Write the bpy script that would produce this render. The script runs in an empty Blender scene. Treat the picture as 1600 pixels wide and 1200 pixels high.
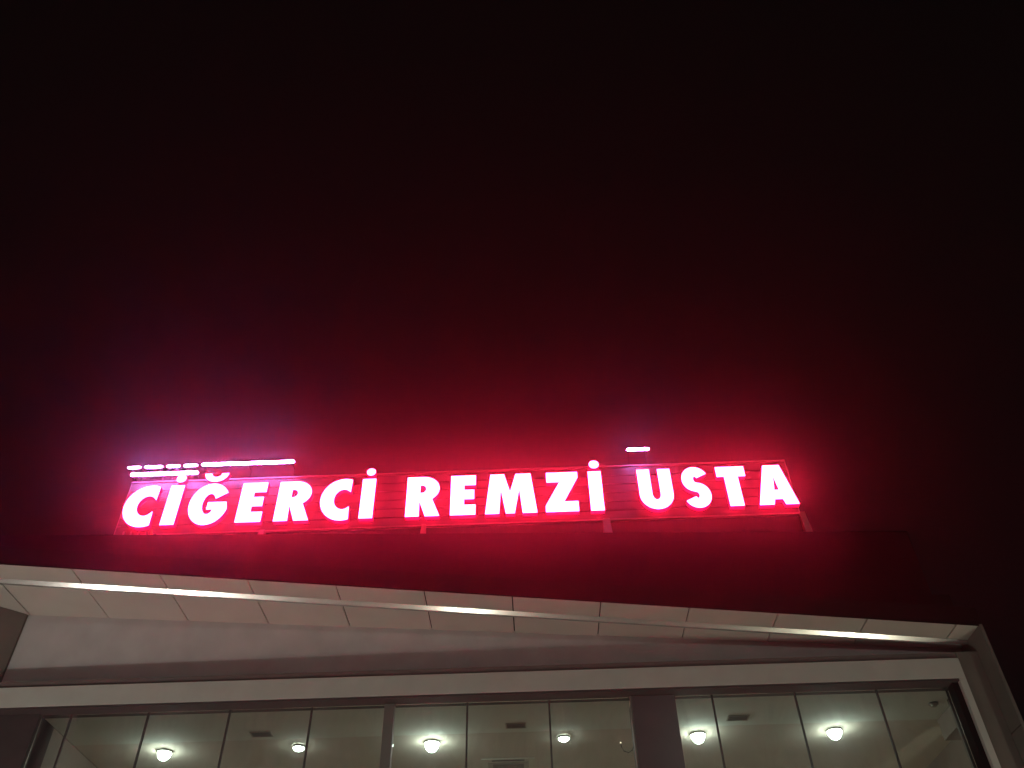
import bpy, bmesh, math, random
from mathutils import Vector, Matrix
R = math.radians
random.seed(4)
S = bpy.context.scene
COL = S.collection

# ------------------------------------------------------------------ camera
cd = bpy.data.cameras.new('camera'); cam = bpy.data.objects.new('camera', cd); COL.objects.link(cam)
cd.sensor_width = 36; cd.lens = 1340 / 1600 * 36; cd.clip_start = .05; cd.clip_end = 2000
pitch, roll, yaw = R(43.2), R(-1.4), R(-0.9)
fw = Vector((math.sin(yaw) * math.cos(pitch), math.cos(yaw) * math.cos(pitch), math.sin(pitch)))
r0 = Vector((math.cos(yaw), -math.sin(yaw), 0)); u0 = r0.cross(fw)
rt = r0 * math.cos(roll) + u0 * math.sin(roll); up = rt.cross(fw)
m3 = Matrix((rt, up, -fw)).transposed()
cam.matrix_world = Matrix.Translation((0, 0, 1.6)) @ m3.to_4x4()
S.camera = cam

# ------------------------------------------------------------------ night sky and exposure
w = bpy.data.worlds.new('World'); S.world = w; w.use_nodes = True
bg = w.node_tree.nodes['Background']
bg.inputs['Color'].default_value = (.9, .72, .72, 1); bg.inputs['Strength'].default_value = .0017
S.view_settings.view_transform = 'Standard'; S.view_settings.look = 'None'
S.view_settings.exposure = 0; S.view_settings.gamma = 1; S.view_settings.use_curve_mapping = False
S.render.engine = 'CYCLES'
cy = S.cycles
cy.use_denoising = True; cy.use_adaptive_sampling = False
try: cy.denoiser = 'OPENIMAGEDENOISE'
except Exception: pass
cy.volume_bounces = 0; cy.max_bounces = 8; cy.diffuse_bounces = 4; cy.transparent_max_bounces = 12
cy.sample_clamp_indirect = 4; cy.caustics_reflective = False; cy.caustics_refractive = False
HAZE = .0032; HAZE_G = .94
SIGN_RGB = (118, 1.9, 7.4)
LED_RGB = (66, 28, 112)

# ------------------------------------------------------------------ forecourt lamps: below the frame, their glints show on the canopy's metal trim
def lamp(name, loc, watts, col, rad=.12):
    l = bpy.data.lights.new(name, 'POINT'); l.energy = watts; l.color = col; l.shadow_soft_size = rad
    o = bpy.data.objects.new(name, l); COL.objects.link(o); o.location = loc
lamp('forecourt_lamp', (-7.5, 5.3, 1.0), 165, (1, .94, .85))
lamp('forecourt_lamp', (-6.1, 5.3, 1.0), 150, (1, .94, .85))
lamp('forecourt_lamp', (-1.08, 5.7, 1.0), 62, (1, .95, .78))
lamp('forecourt_lamp', (5.54, 6.3, 1.0), 105, (1, .98, .76))
lamp('added_fill_lamp', (3.5, -8, 6.8), 480, (1, .95, .88), .2)      # unseen fill added behind the camera, lifts the upper wall

# ------------------------------------------------------------------ materials
def mat(name, col, rough=.6, metal=0, var=.06, scale=6, bump=.05, bscale=60, spec=.5, rnd=0):
    m = bpy.data.materials.new(name); m.use_nodes = True; n = m.node_tree; b = n.nodes['Principled BSDF']
    b.inputs['Roughness'].default_value = rough; b.inputs['Metallic'].default_value = metal
    b.inputs['Specular IOR Level'].default_value = spec
    tc = n.nodes.new('ShaderNodeTexCoord')
    nz = n.nodes.new('ShaderNodeTexNoise'); nz.inputs['Scale'].default_value = scale; nz.inputs['Detail'].default_value = 6
    n.links.new(tc.outputs['Object'], nz.inputs['Vector'])
    mr = n.nodes.new('ShaderNodeMapRange'); mr.inputs[1].default_value = .3; mr.inputs[2].default_value = .7
    mr.inputs[3].default_value = 1 - var; mr.inputs[4].default_value = 1 + var
    n.links.new(nz.outputs['Fac'], mr.inputs[0])
    val = mr.outputs[0]
    if rnd:
        oi = n.nodes.new('ShaderNodeObjectInfo'); r2 = n.nodes.new('ShaderNodeMapRange')
        r2.inputs[3].default_value = 1 - rnd; r2.inputs[4].default_value = 1 + rnd
        n.links.new(oi.outputs['Random'], r2.inputs[0])
        mu = n.nodes.new('ShaderNodeMath'); mu.operation = 'MULTIPLY'
        n.links.new(val, mu.inputs[0]); n.links.new(r2.outputs[0], mu.inputs[1]); val = mu.outputs[0]
    hs = n.nodes.new('ShaderNodeHueSaturation'); hs.inputs['Color'].default_value = (*col, 1)
    n.links.new(val, hs.inputs['Value']); n.links.new(hs.outputs[0], b.inputs['Base Color'])
    if bump:
        n2 = n.nodes.new('ShaderNodeTexNoise'); n2.inputs['Scale'].default_value = bscale
        n.links.new(tc.outputs['Object'], n2.inputs['Vector'])
        bp = n.nodes.new('ShaderNodeBump'); bp.inputs['Strength'].default_value = bump; bp.inputs['Distance'].default_value = .01
        n.links.new(n2.outputs['Fac'], bp.inputs['Height']); n.links.new(bp.outputs[0], b.inputs['Normal'])
    return m
def emit(name, col, var=.0):
    m = bpy.data.materials.new(name); m.use_nodes = True; n = m.node_tree
    n.nodes.remove(n.nodes['Principled BSDF'])
    e = n.nodes.new('ShaderNodeEmission')
    k = max(col); e.inputs['Color'].default_value = (*[c / k for c in col], 1); e.inputs['Strength'].default_value = k
    n.links.new(e.outputs[0], n.nodes['Material Output'].inputs['Surface'])
    if var:
        tc = n.nodes.new('ShaderNodeTexCoord'); nz = n.nodes.new('ShaderNodeTexNoise'); nz.inputs['Scale'].default_value = 5
        n.links.new(tc.outputs['Object'], nz.inputs['Vector'])
        mr = n.nodes.new('ShaderNodeMapRange'); mr.inputs[1].default_value = .3; mr.inputs[2].default_value = .7
        mr.inputs[3].default_value = k * (1 - var); mr.inputs[4].default_value = k * (1 + var)
        n.links.new(nz.outputs['Fac'], mr.inputs[0]); n.links.new(mr.outputs[0], e.inputs['Strength'])
    return m
def glass():
    m = bpy.data.materials.new('window_glass'); m.use_nodes = True; n = m.node_tree
    n.nodes.remove(n.nodes['Principled BSDF'])
    t = n.nodes.new('ShaderNodeBsdfTransparent'); t.inputs[0].default_value = (.82, .91, .90, 1)
    g = n.nodes.new('ShaderNodeBsdfGlossy'); g.inputs['Roughness'].default_value = .03
    f = n.nodes.new('ShaderNodeFresnel'); f.inputs[0].default_value = 1.45
    mx = n.nodes.new('ShaderNodeMixShader')
    n.links.new(f.outputs[0], mx.inputs[0]); n.links.new(t.outputs[0], mx.inputs[1]); n.links.new(g.outputs[0], mx.inputs[2])
    df = n.nodes.new('ShaderNodeBsdfDiffuse'); df.inputs[0].default_value = (.6, .58, .55, 1)
    tc = n.nodes.new('ShaderNodeTexCoord'); mp = n.nodes.new('ShaderNodeMapping'); mp.inputs['Scale'].default_value = (1.2, 1, .5); mp.inputs['Rotation'].default_value = (0, .6, 0)
    nz = n.nodes.new('ShaderNodeTexNoise'); nz.inputs['Scale'].default_value = 2.2; nz.inputs['Detail'].default_value = 7; nz.inputs['Distortion'].default_value = 1.2
    mr = n.nodes.new('ShaderNodeMapRange'); mr.inputs[1].default_value = .38; mr.inputs[2].default_value = .68; mr.inputs[3].default_value = .02; mr.inputs[4].default_value = .11
    n.links.new(tc.outputs['Object'], mp.inputs[0]); n.links.new(mp.outputs[0], nz.inputs['Vector']); n.links.new(nz.outputs['Fac'], mr.inputs[0])
    m2 = n.nodes.new('ShaderNodeMixShader')
    n.links.new(mr.outputs[0], m2.inputs[0]); n.links.new(mx.outputs[0], m2.inputs[1]); n.links.new(df.outputs[0], m2.inputs[2])
    n.links.new(m2.outputs[0], n.nodes['Material Output'].inputs['Surface'])
    return m
M = dict(
    soffit=mat('soffit_composite', (.46, .435, .385), .45, rnd=.05, var=.05, scale=2.5),
    gap=mat('dark_slot', (.05, .045, .04), .8),  # dark colour of the vent backings and air slots
    wall=mat('grey_render', (.50, .50, .49), .8, var=.09, scale=3, bump=.15, bscale=90),
    white=mat('white_painted_metal', (.52, .53, .48), .4, var=.05, scale=4),
    frame=mat('dark_bronze_frame', (.055, .045, .045), .75, var=.1, spec=.2),
    gap_shade=mat('gap_shade_dark', (.15, .13, .12), .7, var=.1, spec=.2),
    mull=mat('grey_mullion', (.15, .145, .13), .75, spec=.15),
    column=mat('dark_column_cladding', (.08, .055, .06), .5, var=.15, scale=3),
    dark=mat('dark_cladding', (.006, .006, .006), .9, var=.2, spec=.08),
    side=mat('brown_composite', (.155, .145, .125), .8, spec=.15, rnd=.08, var=.08, scale=3),
    trim=mat('brushed_aluminium', (.70, .69, .66), .19, .75, var=.05, bump=.03, bscale=25),
    ceil=mat('plaster_ceiling', (.62, .62, .56), .9, var=.05, scale=1.6, bump=.03),
    ceil_rear=mat('warm_rear_ceiling', (.56, .49, .42), .9, var=.06, scale=1.4, bump=.03),  # rear part of the ceiling, darker and warmer than the front
    iwall=mat('brown_interior_wall', (.20, .15, .12), .7, var=.1, scale=3),
    floor=mat('terracotta_floor', (.50, .40, .31), .5, var=.1, scale=2),
    asphalt=mat('asphalt', (.05, .05, .05), .9, var=.25, scale=3, bump=.4, bscale=120),
    vent=mat('dark_vent_metal', (.10, .09, .075), .6), ventf=mat('vent_frame', (.28, .25, .2), .5),
    plastic=mat('cream_plastic', (.50, .46, .38), .5),
    slat=mat('sign_slat_metal', (.09, .075, .078), .5, var=.1, rnd=.08),
    post=mat('galvanised_steel', (.30, .28, .28), .6, .0, var=.12),
    brass=mat('brass_bolt', (.75, .5, .22), .35, .8),
    letter=emit('lit_letter_acrylic', SIGN_RGB, .15),
    letter_side=emit('lit_letter_return', (5, .01, .14)), letter_back=emit('lit_letter_back', (7, .01, .3)),
    led=emit('led_tube_light', LED_RGB, .25),
    lamp=emit('downlight_diffuser', (84, 87, 76)),
    wire=mat('black_cable', (.04, .03, .03), .6), tip=emit('bare_lamp_tip', (2.5, 1.8, 1.2)),
    glass=glass(),
)

# ------------------------------------------------------------------ helpers
def link(name, bm, m, parent=None, smooth=False):
    me = bpy.data.meshes.new(name); bmesh.ops.recalc_face_normals(bm, faces=bm.faces); bm.to_mesh(me); bm.free()
    for mm in (m if isinstance(m, (list, tuple)) else [m]): me.materials.append(mm)
    if smooth:
        for p in me.polygons: p.use_smooth = True
    o = bpy.data.objects.new(name, me); COL.objects.link(o); o.parent = parent
    return o
def box(x0, x1, y0, y1, z0, z1, bevel=0, bm=None):
    bm = bm or bmesh.new()
    r = bmesh.ops.create_cube(bm, size=1)
    bmesh.ops.scale(bm, vec=(x1 - x0, y1 - y0, z1 - z0), verts=r['verts'])
    bmesh.ops.translate(bm, vec=((x0 + x1) / 2, (y0 + y1) / 2, (z0 + z1) / 2), verts=r['verts'])
    if bevel:
        es = list({e for v in r['verts'] for e in v.link_edges})
        bmesh.ops.bevel(bm, geom=es, offset=bevel, segments=2, affect='EDGES')
    return bm
def hexa(bottom, top, bm=None):
    bm = bm or bmesh.new()
    a = [bm.verts.new(p) for p in bottom]; b = [bm.verts.new(p) for p in top]; n = len(a)
    bm.faces.new(a[::-1]); bm.faces.new(b)
    for i in range(n): bm.faces.new((a[i], a[(i + 1) % n], b[(i + 1) % n], b[i]))
    return bm
def tube(pts, r, seg=8, bm=None):
    bm = bm or bmesh.new(); rings = []
    pts = [Vector(p) for p in pts]
    for i, p in enumerate(pts):
        d = (pts[min(i + 1, len(pts) - 1)] - pts[max(i - 1, 0)]).normalized()
        a = d.orthogonal().normalized(); b = d.cross(a)
        rings.append([bm.verts.new(p + (a * math.cos(t) + b * math.sin(t)) * r) for t in [k * 2 * math.pi / seg for k in range(seg)]])
    for q, s in zip(rings, rings[1:]):
        for k in range(seg): bm.faces.new((q[k], q[(k + 1) % seg], s[(k + 1) % seg], s[k]))
    bm.faces.new(rings[0][::-1]); bm.faces.new(rings[-1])
    return bm
def disc(c, r0, r1, h, seg=24, bm=None):
    bm = bm or bmesh.new()
    bmesh.ops.create_cone(bm, cap_ends=True, segments=seg, radius1=r0, radius2=r1, depth=h, matrix=Matrix.Translation(c))
    return bm
def thing(name, label, cat, loc=(0, 0, 0), group=None):
    o = bpy.data.objects.new(name, None); COL.objects.link(o); o.location = loc
    o['label'] = label; o['category'] = cat
    if group: o['group'] = group
    return o
def setting(o): o['kind'] = 'structure'; return o

# ------------------------------------------------------------------ ground
bm = bmesh.new(); bmesh.ops.create_grid(bm, x_segments=2, y_segments=2, size=600)
setting(link('ground', bm, M['asphalt']))
setting(link('pavement', box(-16, 16, -4, 8.78, -.3, .12, .01), mat('concrete_paving', (.46, .45, .42), .85, var=.15, bump=.2)))  # unseen paving, made wide and pale to bounce light up to the soffit
setting(link('interior_floor', box(-5.6, 5.1, 8.94, 18, -.3, .13), M['floor']))

# ------------------------------------------------------------------ the restaurant building
B = thing('restaurant_building', 'single storey restaurant front with sloping canopy over tall lit shop windows', 'building')
SZ = lambda x: 6.62 - .0674 * (x + 5.876)          # the canopy's soffit slopes down to the right
OUT = lambda x: 7.86 + .0693 * (x + 5.674)         # outer edge of the canopy in plan
TR = lambda x: 8.208 + .0705 * (x + 5.84)          # centre line of the metal trim
WY = lambda x: 9.0 + .011 * (x + 5.876)            # front wall
PX1 = 4.775

# canopy deck with its thin dark edge
dk = [(-9, OUT(-9)), (PX1 + .04, OUT(PX1 + .04)), (PX1 + .04, 9.5), (-9, 9.5)]
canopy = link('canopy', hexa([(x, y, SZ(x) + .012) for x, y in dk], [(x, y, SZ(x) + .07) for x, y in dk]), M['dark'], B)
seams = [-4.908 + .945 * (i - 4) for i in range(15)]
seams = [s for s in seams if s < PX1 - .05] + [PX1]
G = .007
for a, b in zip(seams, seams[1:]):
    x0, x1 = a + G, b - (G if b != PX1 else .004)
    for f0, f1 in ((lambda x: OUT(x) + .006, lambda x: TR(x) - .022), (lambda x: TR(x) + .022, lambda x: WY(x) - .002 if x > -5.0 else 9.0)):
        dz = random.uniform(-.0015, .0015)
        q = [(x0, f0(x0)), (x1, f0(x1)), (x1, f1(x1)), (x0, f1(x0))]
        link('soffit_panel', hexa([(x, y, SZ(x) - .012 + dz) for x, y in q], [(x, y, SZ(x) + .009 + dz) for x, y in q]), M['soffit'], canopy)
# brushed trim under the soffit: an angled strip
tp = lambda x: [(x, TR(x) - .05, SZ(x) - .0145), (x, TR(x) - .014, SZ(x) - .0495), (x, TR(x) + .02, SZ(x) - .0495), (x, TR(x) + .02, SZ(x) - .0145)]
link('metal_trim', hexa(tp(-9), tp(PX1 - .004)), M['trim'], canopy)
bm = hexa([(-9, OUT(-9) - .006, SZ(-9) - .014), (PX1 + .04, OUT(PX1 + .04) - .006, SZ(PX1 + .04) - .014), (PX1 + .04, OUT(PX1 + .04) + .004, SZ(PX1 + .04) - .014), (-9, OUT(-9) + .004, SZ(-9) - .014)],
          [(-9, OUT(-9) - .006, SZ(-9) + .2), (PX1 + .04, OUT(PX1 + .04) - .006, SZ(PX1 + .04) + .2), (PX1 + .04, OUT(PX1 + .04) + .004, SZ(PX1 + .04) + .2), (-9, OUT(-9) + .004, SZ(-9) + .2)])
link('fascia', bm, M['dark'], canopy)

# front wall above the windows, and the slanting return wall to its left
WL = -5.876
bm = hexa([(WL, WY(WL), 5.45), (PX1, WY(PX1), 5.45), (PX1, 9.4, 5.45), (WL, 9.4, 5.45)],
          [(WL, WY(WL), SZ(WL) + .0115), (PX1, WY(PX1), SZ(PX1) + .0115), (PX1, 9.4, SZ(PX1) + .0115), (WL, 9.4, SZ(WL) + .0115)])
wall = link('wall', bm, M['wall'], B)
q = [(-5.88, 8.97), (-7.9, 7.59), (-7.9, 9.4), (-5.88, 9.4)]
link('return_wall', hexa([(x, y, 5.45) for x, y in q], [(x, y, SZ(x) - .014) for x, y in q]), M['side'], B)
# right wall of the portal, two panels with an open joint
for z0, z1 in ((4.842, None), (3.1, 4.83), (1.4, 3.088), (.12, 1.388)):
    y0, y1 = 8.583, 9.4
    x = PX1
    top = [(x, y0, z1 or SZ(x) - .001), (x + .03, y0, z1 or SZ(x) + .05), (x + .03, y1, z1 or SZ(x) + .05), (x, y1, z1 or SZ(x) - .001)]
    link('portal_panel', hexa([(x, y0, z0), (x + .03, y0, z0), (x + .03, y1, z0), (x, y1, z0)], top), M['side'], B)
link('portal_corner_trim', box(PX1 + .002, PX1 + .035, 8.572, 8.5815, .12, SZ(PX1)), M['side'], B)
link('pier', box(4.545, PX1 - .003, 9.02, 9.4, .12, 5.448), M['side'], B)
# roof and the dark parapet the sign stands on
PZ = lambda x: 7.905 - .0335 * (x + 4.9)
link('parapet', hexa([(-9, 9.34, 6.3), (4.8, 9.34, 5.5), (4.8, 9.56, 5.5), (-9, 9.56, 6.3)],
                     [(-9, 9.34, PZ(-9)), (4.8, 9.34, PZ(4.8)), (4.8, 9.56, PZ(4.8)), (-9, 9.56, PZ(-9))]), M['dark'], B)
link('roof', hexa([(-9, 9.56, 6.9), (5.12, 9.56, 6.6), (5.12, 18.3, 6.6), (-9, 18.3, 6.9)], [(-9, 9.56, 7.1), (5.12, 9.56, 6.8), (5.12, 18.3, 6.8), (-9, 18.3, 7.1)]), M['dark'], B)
# white lintel and jamb framing the windows
link('lintel', box(-7.6, 4.538, 8.8, 8.96, 5.42, 5.642, .004), M['white'], B)
link('jamb', box(4.466, 4.538, 8.8, 8.96, .12, 5.4185, .004), M['white'], B)
link('jamb_infill', box(4.541, PX1 - .003, 8.82, 9.0, .12, 5.715), M['side'], B)
link('gap_shade_strip', box(-7.6, 4.538, 8.825, 8.995, 5.6425, 5.715), M['gap_shade'], B)  # dark strip standing in for the shaded gap above the lintel
link('window_head', box(-7.6, 4.464, 8.806, 9.06, 5.396, 5.419), M['frame'], B)
link('side_frame', box(4.40, 4.464, 8.85, 9.06, .12, 5.394), M['dark'], B)
link('end_panel', box(-7.6, -5.272, 8.93, 9.03, .12, 5.394), M['frame'], B)
link('end_pier', box(-7.6, -5.33, 9.032, 9.4, .12, 5.6), M['dark'], B)
link('mullion', box(-1.578, -1.474, 8.93, 9.04, .12, 5.394, .004), M['mull'], B)
link('column', box(1.045, 1.502, 8.93, 9.30, .12, 5.394, .006), M['column'], B)
link('column_edge_strip', box(1.028, 1.043, 8.935, 8.99, .12, 5.394), M['mull'], B)
js = [-5.27, -4.945, -4.113, -3.238, -2.36, -1.58]
js2 = [-1.472, -.70, .17, 1.026]; js3 = [1.504, 1.9, 2.775, 3.642, 4.40]
first = True
for L in (js, js2, js3):
    for i, (a, b) in enumerate(zip(L, L[1:])):
        link('glass_pane', box(a + .008, b - .008, 8.974, 8.984, .12, 5.394), M['glass'], B)
        if i: link('glass_joint', box(a - .0095, a + .0095, 8.968, 8.99, .12, 5.394), M['frame'], B)
# room behind the glass
link('ceiling', box(-5.33, 5.0, 9.062, 9.93, 5.435, 5.56), M['ceil'], B)
link('ceiling', box(-5.33, 5.0, 9.9305, 18, 5.435, 5.56), M['ceil_rear'], B)
link('interior_wall', box(-5.45, -5.332, 9.402, 18, .13, 5.433), M['iwall'], B)
link('interior_wall', box(5.0, 5.12, 9.402, 18, .13, 5.6), M['iwall'], B)
link('back_wall', box(-5.45, 5.12, 18.002, 18.2, .13, 5.6), mat('cream_interior_wall', (.55, .47, .36), .8), B)
link('ceiling_beam', box(4.62, 4.998, 9.41, 9.95, 5.20, 5.432), M['iwall'], B)

# ------------------------------------------------------------------ ceiling fittings inside
def downlight(x, y, r, label, deep):
    t = thing('ceiling_downlight', label, 'ceiling light', (x, y, 5.433), 'downlights in the ceiling behind the glass')
    bm = bmesh.new(); n = 28
    prof = [(r + .013, 0), (r + .011, -.024), (r + .003, -.030), (r + .001, -.004)]
    rg = [[bm.verts.new((p * math.cos(k * 2 * math.pi / n), p * math.sin(k * 2 * math.pi / n), z)) for k in range(n)] for p, z in prof]
    for a, b in zip(rg, rg[1:]):
        for k in range(n): bm.faces.new((a[k], a[(k + 1) % n], b[(k + 1) % n], b[k]))
    link('trim_ring', bm, M['plastic'], t, True)
    bm = bmesh.new(); bmesh.ops.create_uvsphere(bm, u_segments=24, v_segments=14, radius=r)
    bmesh.ops.delete(bm, geom=[v for v in bm.verts if v.co.z > .01 * r], context='VERTS')
    bmesh.ops.scale(bm, vec=(1, 1, deep), verts=bm.verts); bmesh.ops.translate(bm, vec=(0, 0, -.012), verts=bm.verts)
    link('globe', bm, M['lamp'], t, True)
downlight(-4.341, 10.16, .078, 'round white downlight in the second full pane from the left end', 1.3)
downlight(-2.757, 10.14, .066, 'small round downlight just left of a thin glass joint beside a ceiling vent', 0.75)
downlight(-1.195, 10.13, .082, 'bright round downlight just right of the grey window mullion', 1.35)
downlight(.344, 10.10, .062, 'small round downlight between the middle vent and the dark column', 0.75)
downlight(1.899, 10.12, .080, 'bright round downlight in the narrow pane right of the dark column', 1.35)
downlight(3.48, 10.13, .082, 'round white downlight nearest the white jamb at the right end of the windows', 1.3)
for x in (-3.6, 0, 3.6):                             # unseen spots added further in, their bounce lifts the ceiling
    for y in (13, 16):
        l = bpy.data.lights.new('dining_room_fill', 'SPOT'); l.energy = 120; l.spot_size = R(160); l.shadow_soft_size = .1; l.color = (1, .96, .84)
        o = bpy.data.objects.new('dining_room_fill', l); COL.objects.link(o); o.location = (x, y, 5.3)
def vent(x, y, wd, label):
    t = thing('ceiling_vent', label, 'vent', (x, y, 5.433), 'slot vents in the ceiling')
    bm = bmesh.new()
    for a in ((-wd / 2, wd / 2, -.075, -.06), (-wd / 2, wd / 2, .06, .075), (-wd / 2, -wd / 2 + .015, -.06, .06), (wd / 2 - .015, wd / 2, -.06, .06)):
        box(a[0], a[1], a[2], a[3], -.006, 0, 0, bm)
    link('vent_frame', bm, M['ventf'], t)
    link('backing', box(-wd / 2 + .015, wd / 2 - .015, -.06, .06, -.003, -.0005), M['gap'], t)
    for k in range(5):
        y0 = -.05 + k * .022
        link('vent_slat', hexa([(-wd / 2 + .016, y0, -.006), (wd / 2 - .016, y0, -.006), (wd / 2 - .016, y0 + .004, -.006), (-wd / 2 + .016, y0 + .004, -.006)],
                               [(-wd / 2 + .016, y0 + .008, -.004), (wd / 2 - .016, y0 + .008, -.004), (wd / 2 - .016, y0 + .012, -.004), (-wd / 2 + .016, y0 + .012, -.004)]), M['vent'], t)
vent(-3.105, 9.76, .245, 'dark slot vent in the ceiling just left of a small downlight and the grey mullion')
vent(-.203, 9.735, .235, 'dark slot vent in the ceiling between the grey mullion and the dark column')
vent(2.303, 9.71, .245, 'dark slot vent in the ceiling right of the dark column')
t = thing('air_conditioner', 'square ceiling air conditioner cassette at the bottom edge below the middle vent', 'air conditioner', (-.33, 11.06, 5.433))
link('panel', box(-.33, .33, -.33, .33, -.012, 0, .004), M['plastic'], t)
link('intake_rim', box(-.25, .25, -.25, .25, -.02, -.0125, .003), M['ventf'], t)
link('intake_grille', box(-.19, .19, -.19, .19, -.026, -.0205, .002), M['vent'], t)
for a in ((-.2, .2, -.30, -.265), (-.2, .2, .265, .30)): link('air_slot', box(*a, -.0145, -.0125), M['gap'], t)
t = thing('smoke_detector', 'small round smoke detector on the ceiling near the right end of the windows', 'smoke detector', (4.42, 9.47, 5.433))
link('base', disc((0, 0, -.008), .05, .055, .016), M['vent'], t); link('sensor', disc((0, 0, -.026), .026, .042, .02), M['ventf'], t)
t = thing('hanging_cable', 'thin dark cable looping down beside the dark column with a bare tip', 'cable', (0, 0, 0))
link('cable', tube([(1.16, 10.25, 5.433), (1.165, 10.25, 5.37), (1.14, 10.25, 5.31), (1.09, 10.25, 5.28), (1.04, 10.25, 5.30), (1.015, 10.25, 5.35), (1.01, 10.25, 5.39)], .006), M['wire'], t, True)
link('tip', disc((1.01, 10.25, 5.397), .009, .007, .014, 10), M['tip'], t)

# ------------------------------------------------------------------ the roof sign
YF = 9.4                                            # front of the letters
SG = thing('rooftop_sign', 'rooftop sign of white capital letters glowing red on a slatted frame above the canopy', 'sign')
def outset(lp, d):
    n = len(lp); area = sum(lp[i][0] * lp[(i + 1) % n][1] - lp[(i + 1) % n][0] * lp[i][1] for i in range(n))
    sg = 1 if area > 0 else -1; res = []
    for i in range(n):
        p, a, b = (Vector(lp[k % n]) for k in (i, i - 1, i + 1))
        e1, e2 = p - a, b - p
        if e1.length < 1e-6 or e2.length < 1e-6: res.append(lp[i]); continue
        e1.normalize(); e2.normalize()
        n1, n2 = Vector((e1.y, -e1.x)) * sg, Vector((e2.y, -e2.x)) * sg
        m_ = n1 + n2
        if m_.length < .3: res.append((p.x, p.y)); continue
        m_.normalize(); k = d / max(.55, m_.dot(n1))
        res.append((p.x + m_.x * k, p.y + m_.y * k))
    return res
def poly(name, loops, parent, y0=YF, y1=YF + .075):
    """loops: outlines in the sign's x/z plane; inner loops are holes"""
    cu = bpy.data.curves.new(name, 'CURVE'); cu.dimensions = '2D'; cu.fill_mode = 'BOTH'; cu.extrude = (y1 - y0) / 2
    loops = [outset(lp, .007 if i == 0 else -.007) for i, lp in enumerate(loops)]
    for lp in loops:
        sp = cu.splines.new('POLY'); sp.points.add(len(lp) - 1); sp.use_cyclic_u = True
        for p, (x, z) in zip(sp.points, lp): p.co = (x, z, 0, 1)
    tmp = bpy.data.objects.new('tmp', cu); COL.objects.link(tmp)
    dg = bpy.context.evaluated_depsgraph_get(); dg.update()
    me = bpy.data.meshes.new_from_object(tmp.evaluated_get(dg))
    bpy.data.objects.remove(tmp); bpy.data.curves.remove(cu)
    me.transform(Matrix.Translation((0, (y0 + y1) / 2, 0)) @ Matrix.Rotation(R(90), 4, 'X'))
    me.materials.clear(); me.materials.append(M['letter']); me.materials.append(M['letter_side']); me.materials.append(M['letter_back'])
    for p in me.polygons: p.material_index = 0 if p.normal.y < -.8 else 2 if p.normal.y > .8 else 1
    me.name = name
    o = bpy.data.objects.new(name, me); COL.objects.link(o); o.parent = parent
    return o
def arc(cx, cz, rx, rz, a0, a1, n=20):
    return [(cx + rx * math.cos(R(a0 + (a1 - a0) * k / n)), cz + rz * math.sin(R(a0 + (a1 - a0) * k / n))) for k in range(n + 1)]
ZB, ZT = 8.10, 8.73; H = ZT - ZB
def at(x0, x1, pts): return [(x0 + u * (x1 - x0), ZB + v * H) for u, v in pts]
def cletter(x0, x1):
    rx = .30; cx, cz = x0 + rx, (8.078 + 8.742) / 2; rz = .332; ix, iz = rx - .168, rz - .163
    t = x1 - cx
    ao = math.degrees(math.acos(t / rx)); ai = math.degrees(math.acos(min(.95, (t - .005) / ix)))
    return [arc(cx, cz, rx, rz, ao, 360 - ao, 34) + arc(cx, cz, ix, iz, 360 - ai, ai, 26)]
def gletter(x0, x1):
    rx, rz = .262, .332; cx, cz = x0 + rx, 8.41; ix, iz = rx - .168, rz - .158
    return [arc(cx, cz, rx, rz, 33, 352, 36)[:-1] + [(x1, 8.43), (cx - .01, 8.43), (cx - .01, 8.325), (cx + .075, 8.325)] + arc(cx, cz, ix, iz, -52, -328, 28)]
def eletter(x0, x1):
    w_ = x1 - x0; s = .168 / w_
    return [at(x0, x1, [(0, 0), (0, 1), (1, 1), (1, .765), (s, .765), (s, .62), (.94, .62), (.94, .40), (s, .40), (s, .235), (1, .235), (1, 0)])]
def rletter(x0, x1):
    w_ = x1 - x0; f = lambda p: (x0 + p[0] * w_, ZB + p[1] * H)
    bowl = arc(.50, .695, .48, .305, 90, -58, 18)
    out = [(0, 0), (0, 1)] + bowl + [(1.0, 0), (.60, 0), (.385, .40), (.385, 0)]
    hole = [(.385, .80)] + arc(.46, .69, .14, .11, 90, -90, 10) + [(.385, .58)]
    return [[f(p) for p in out], [f(p) for p in hole]]
def rect(x0, x1): return [at(x0, x1, [(0, 0), (0, 1), (1, 1), (1, 0)])]
def uletter(x0, x1):
    s = .155; cx = (x0 + x1) / 2; ro = (x1 - x0) / 2; ri = ro - s
    return [[(x0, ZT)] + arc(cx, 8.325, ro, .235, 180, 360, 24) + [(x1, ZT), (x1 - s, ZT)] + arc(cx, 8.325, ri, .095, 360, 180, 14) + [(x0 + s, ZT)]]
def sletter(x0, x1):
    cx = (x0 + x1) / 2; th = .070; pts = []
    rx, rz = .101, .126
    for a in range(28, 252, 8): pts.append((cx + .0 + rx * math.cos(R(a)), 8.546 + rz * math.sin(R(a))))
    for a in range(72, -156, -8): pts.append((cx + rx * math.cos(R(a)), 8.285 + rz * math.sin(R(a))))
    L_, R_ = [], []
    for i, p in enumerate(pts):
        a, b = pts[max(i - 1, 0)], pts[min(i + 1, len(pts) - 1)]
        d = Vector((b[0] - a[0], b[1] - a[1])).normalized(); nn = Vector((-d.y, d.x))
        L_.append((p[0] + nn.x * th, p[1] + nn.y * th)); R_.append((p[0] - nn.x * th, p[1] - nn.y * th))
    return [L_ + R_[::-1]]
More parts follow.
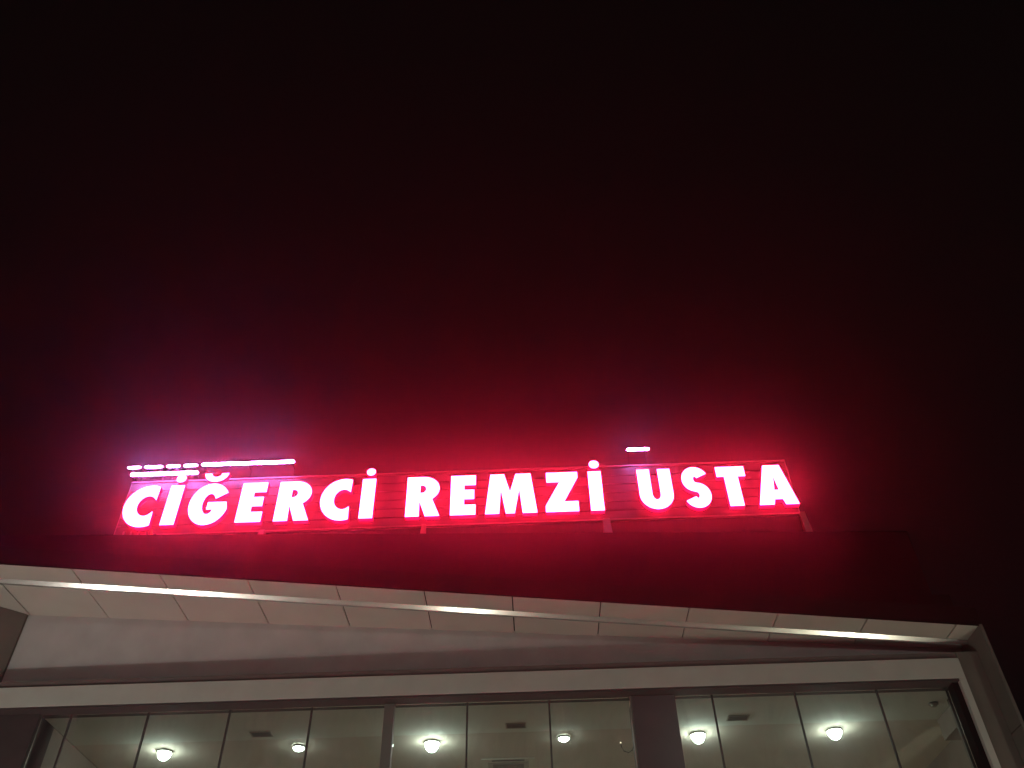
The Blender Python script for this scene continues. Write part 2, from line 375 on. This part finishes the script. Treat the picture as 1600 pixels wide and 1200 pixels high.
letters = [cletter(-5.42, -5.01), rect(-4.855, -4.682), gletter(-4.536, -4.045), eletter(-3.858, -3.53), rletter(-3.347, -2.899),
           cletter(-2.758, -2.368), rect(-2.213, -2.046),
           rletter(-1.597, -1.161), eletter(-1.002, -.68),
           [at(-.537, .138, [(0, 0), (.104, 1), (.36, 1), (.485, .52), (.61, 1), (.895, 1), (1, 0), (.735, 0), (.67, .62), (.56, 0), (.405, 0), (.30, .62), (.255, 0)])],
           [at(.267, .703, [(0, 0), (0, .14), (.47, .765), (.06, .765), (.06, 1), (1, 1), (1, .865), (.53, .235), (.97, .235), (.97, 0)])],
           rect(.862, 1.025), uletter(1.528, 1.963), sletter(2.116, 2.460),
           [at(2.596, 2.967, [(.26, 0), (.26, .76), (0, .76), (0, 1), (1, 1), (1, .76), (.72, .76), (.72, 0)])],
           [at(3.079, 3.581, [(0, 0), (.325, 1), (.745, 1), (1, 0), (.68, 0), (.635, .135), (.40, .135), (.355, 0)]),
            at(3.079, 3.581, [(.445, .35), (.60, .35), (.522, .74)])]]
lob = [poly('letter', lp, SG) for lp in letters]
for i, x, r in ((1, -4.752, .060), (6, -2.117, .053), (11, .949, .060)):
    o = poly('dot', [arc(x, 8.855, r, r * .98, 0, 351, 27)], lob[i])
bx = -4.268
br = [(bx - .158, 8.915)] + arc(bx, 8.915, .075, .062, 180, 360, 12) + [(bx + .158, 8.915)] + arc(bx, 8.915, .155, .128, 0, -180, 18)[1:-1]
poly('breve', [br], lob[2])
# slats behind the letters
FL, FR = -5.50, 3.60
for k in range(6):
    z0 = 8.045 + k * .143
    link('slat', box(FL, FR, YF + .135, YF + .15, z0, z0 + .128), M['slat'], SG)
link('top_rail', box(FL - .01, FR + .01, YF + .125, YF + .165, 8.905, 8.925), M['post'], SG)
link('bottom_rail', box(FL - .01, FR + .01, YF + .125, YF + .165, 8.02, 8.042), M['post'], SG)
for x in (FL, -3.5, -1.36, 1.05, FR - .0):
    link('post', box(x - .02, x + .02, YF + .152, YF + .19, 8.02, 8.93), M['post'], SG)
for x, wd in ((-4.95, .05), (-3.50, .08), (-1.36, .07), (1.05, .115), (3.62, .09)):
    bm = hexa([(x - wd / 2, YF + .02, PZ(x) + .006), (x + wd / 2, YF + .02, PZ(x) + .006), (x + wd / 2, YF + .12, PZ(x) + .006), (x - wd / 2, YF + .12, PZ(x) + .006)],
              [(x - wd * .4, YF + .09, 8.03), (x + wd * .4, YF + .09, 8.03), (x + wd * .4, YF + .12, 8.03), (x - wd * .4, YF + .12, 8.03)])
    link('leg', bm, M['post'], SG)
for x in (-5.29, -5.19, -5.09, -4.99): link('anchor_stud', box(x - .014, x + .014, YF - .03, YF + .0, PZ(x), PZ(x) + .075, .003), M['post'], SG)
link('bracket', hexa([(-4.915, YF - .05, 7.91), (-4.885, YF - .05, 7.91), (-4.885, YF - .04, 7.91), (-4.915, YF - .04, 7.91)],
                     [(-4.93, YF - .05, 7.99), (-4.905, YF - .05, 7.99), (-4.905, YF - .04, 7.99), (-4.93, YF - .04, 7.99)]), M['brass'], SG)

# ------------------------------------------------------------------ white LED tubes fixed along the top of the sign
def led(x0, x1, z, r, label):
    t = thing('led_tube', label, 'light tube', ((x0 + x1) / 2, YF, z), 'white LED tubes along the top of the sign')
    h = (x1 - x0) / 2
    pts = [(-h, 0, 0), (-h + .02, 0, 0), (h - .02, 0, 0), (h, 0, 0)]
    bm = tube(pts, r, 12); bm.verts.ensure_lookup_table()
    for k in range(12):
        for v, c in ((bm.verts[k], pts[0]), (bm.verts[36 + k], pts[3])):
            v.co = Vector(c) + (v.co - Vector(c)) * .55
    link('tube', bm, M['led'], t, False)
    link('housing', box(-h, h, r + .003, r + .022, -r * .95, r * .95), M['dark'], t)
    n = max(2, int(h * 2 / .5) + 1)
    for k in range(n):
        x = -h + .03 + (2 * h - .06) * k / (n - 1)
        bm = box(x - .006, x + .006, r + .0225, .172, -.006, .006)
        box(x - .006, x + .006, .1725, .184, 8.90 - z, .006, 0, bm)
        link('bracket', bm, M['dark'], t)
led(-5.563, -5.385, 9.076, .016, 'short lit white tube at the far left end of the upper row')
led(-5.320, -5.080, 9.077, .017, 'second short lit white tube from the left in the upper row')
led(-5.014, -4.835, 9.078, .018, 'third short lit white tube from the left in the upper row')
led(-4.769, -4.585, 9.079, .016, 'fourth short lit white tube, between the third and the long one')
led(-4.519, -3.222, 9.086, .021, 'long lit white tube in the upper row, right of four short ones')
led(-5.487, -4.545, 8.950, .022, 'lit white tube of the lower row touching the dot of the first dotted letter')
led(1.428, 1.741, 9.095, .018, 'single short lit white tube alone above the letter U')

# ------------------------------------------------------------------ night haze
hz = link('haze', box(-24, 24, -6, 22, -1.3, 13), [])
hz['kind'] = 'stuff'
m = bpy.data.materials.new('night_haze'); m.use_nodes = True; n = m.node_tree
n.nodes.remove(n.nodes['Principled BSDF'])
pv = n.nodes.new('ShaderNodeVolumePrincipled')
pv.inputs['Color'].default_value = (.95, .95, .95, 1); pv.inputs['Density'].default_value = HAZE; pv.inputs['Anisotropy'].default_value = HAZE_G
n.links.new(pv.outputs[0], n.nodes['Material Output'].inputs['Volume'])
m.cycles.volume_sampling = 'EQUIANGULAR'
hz.data.materials.append(m)
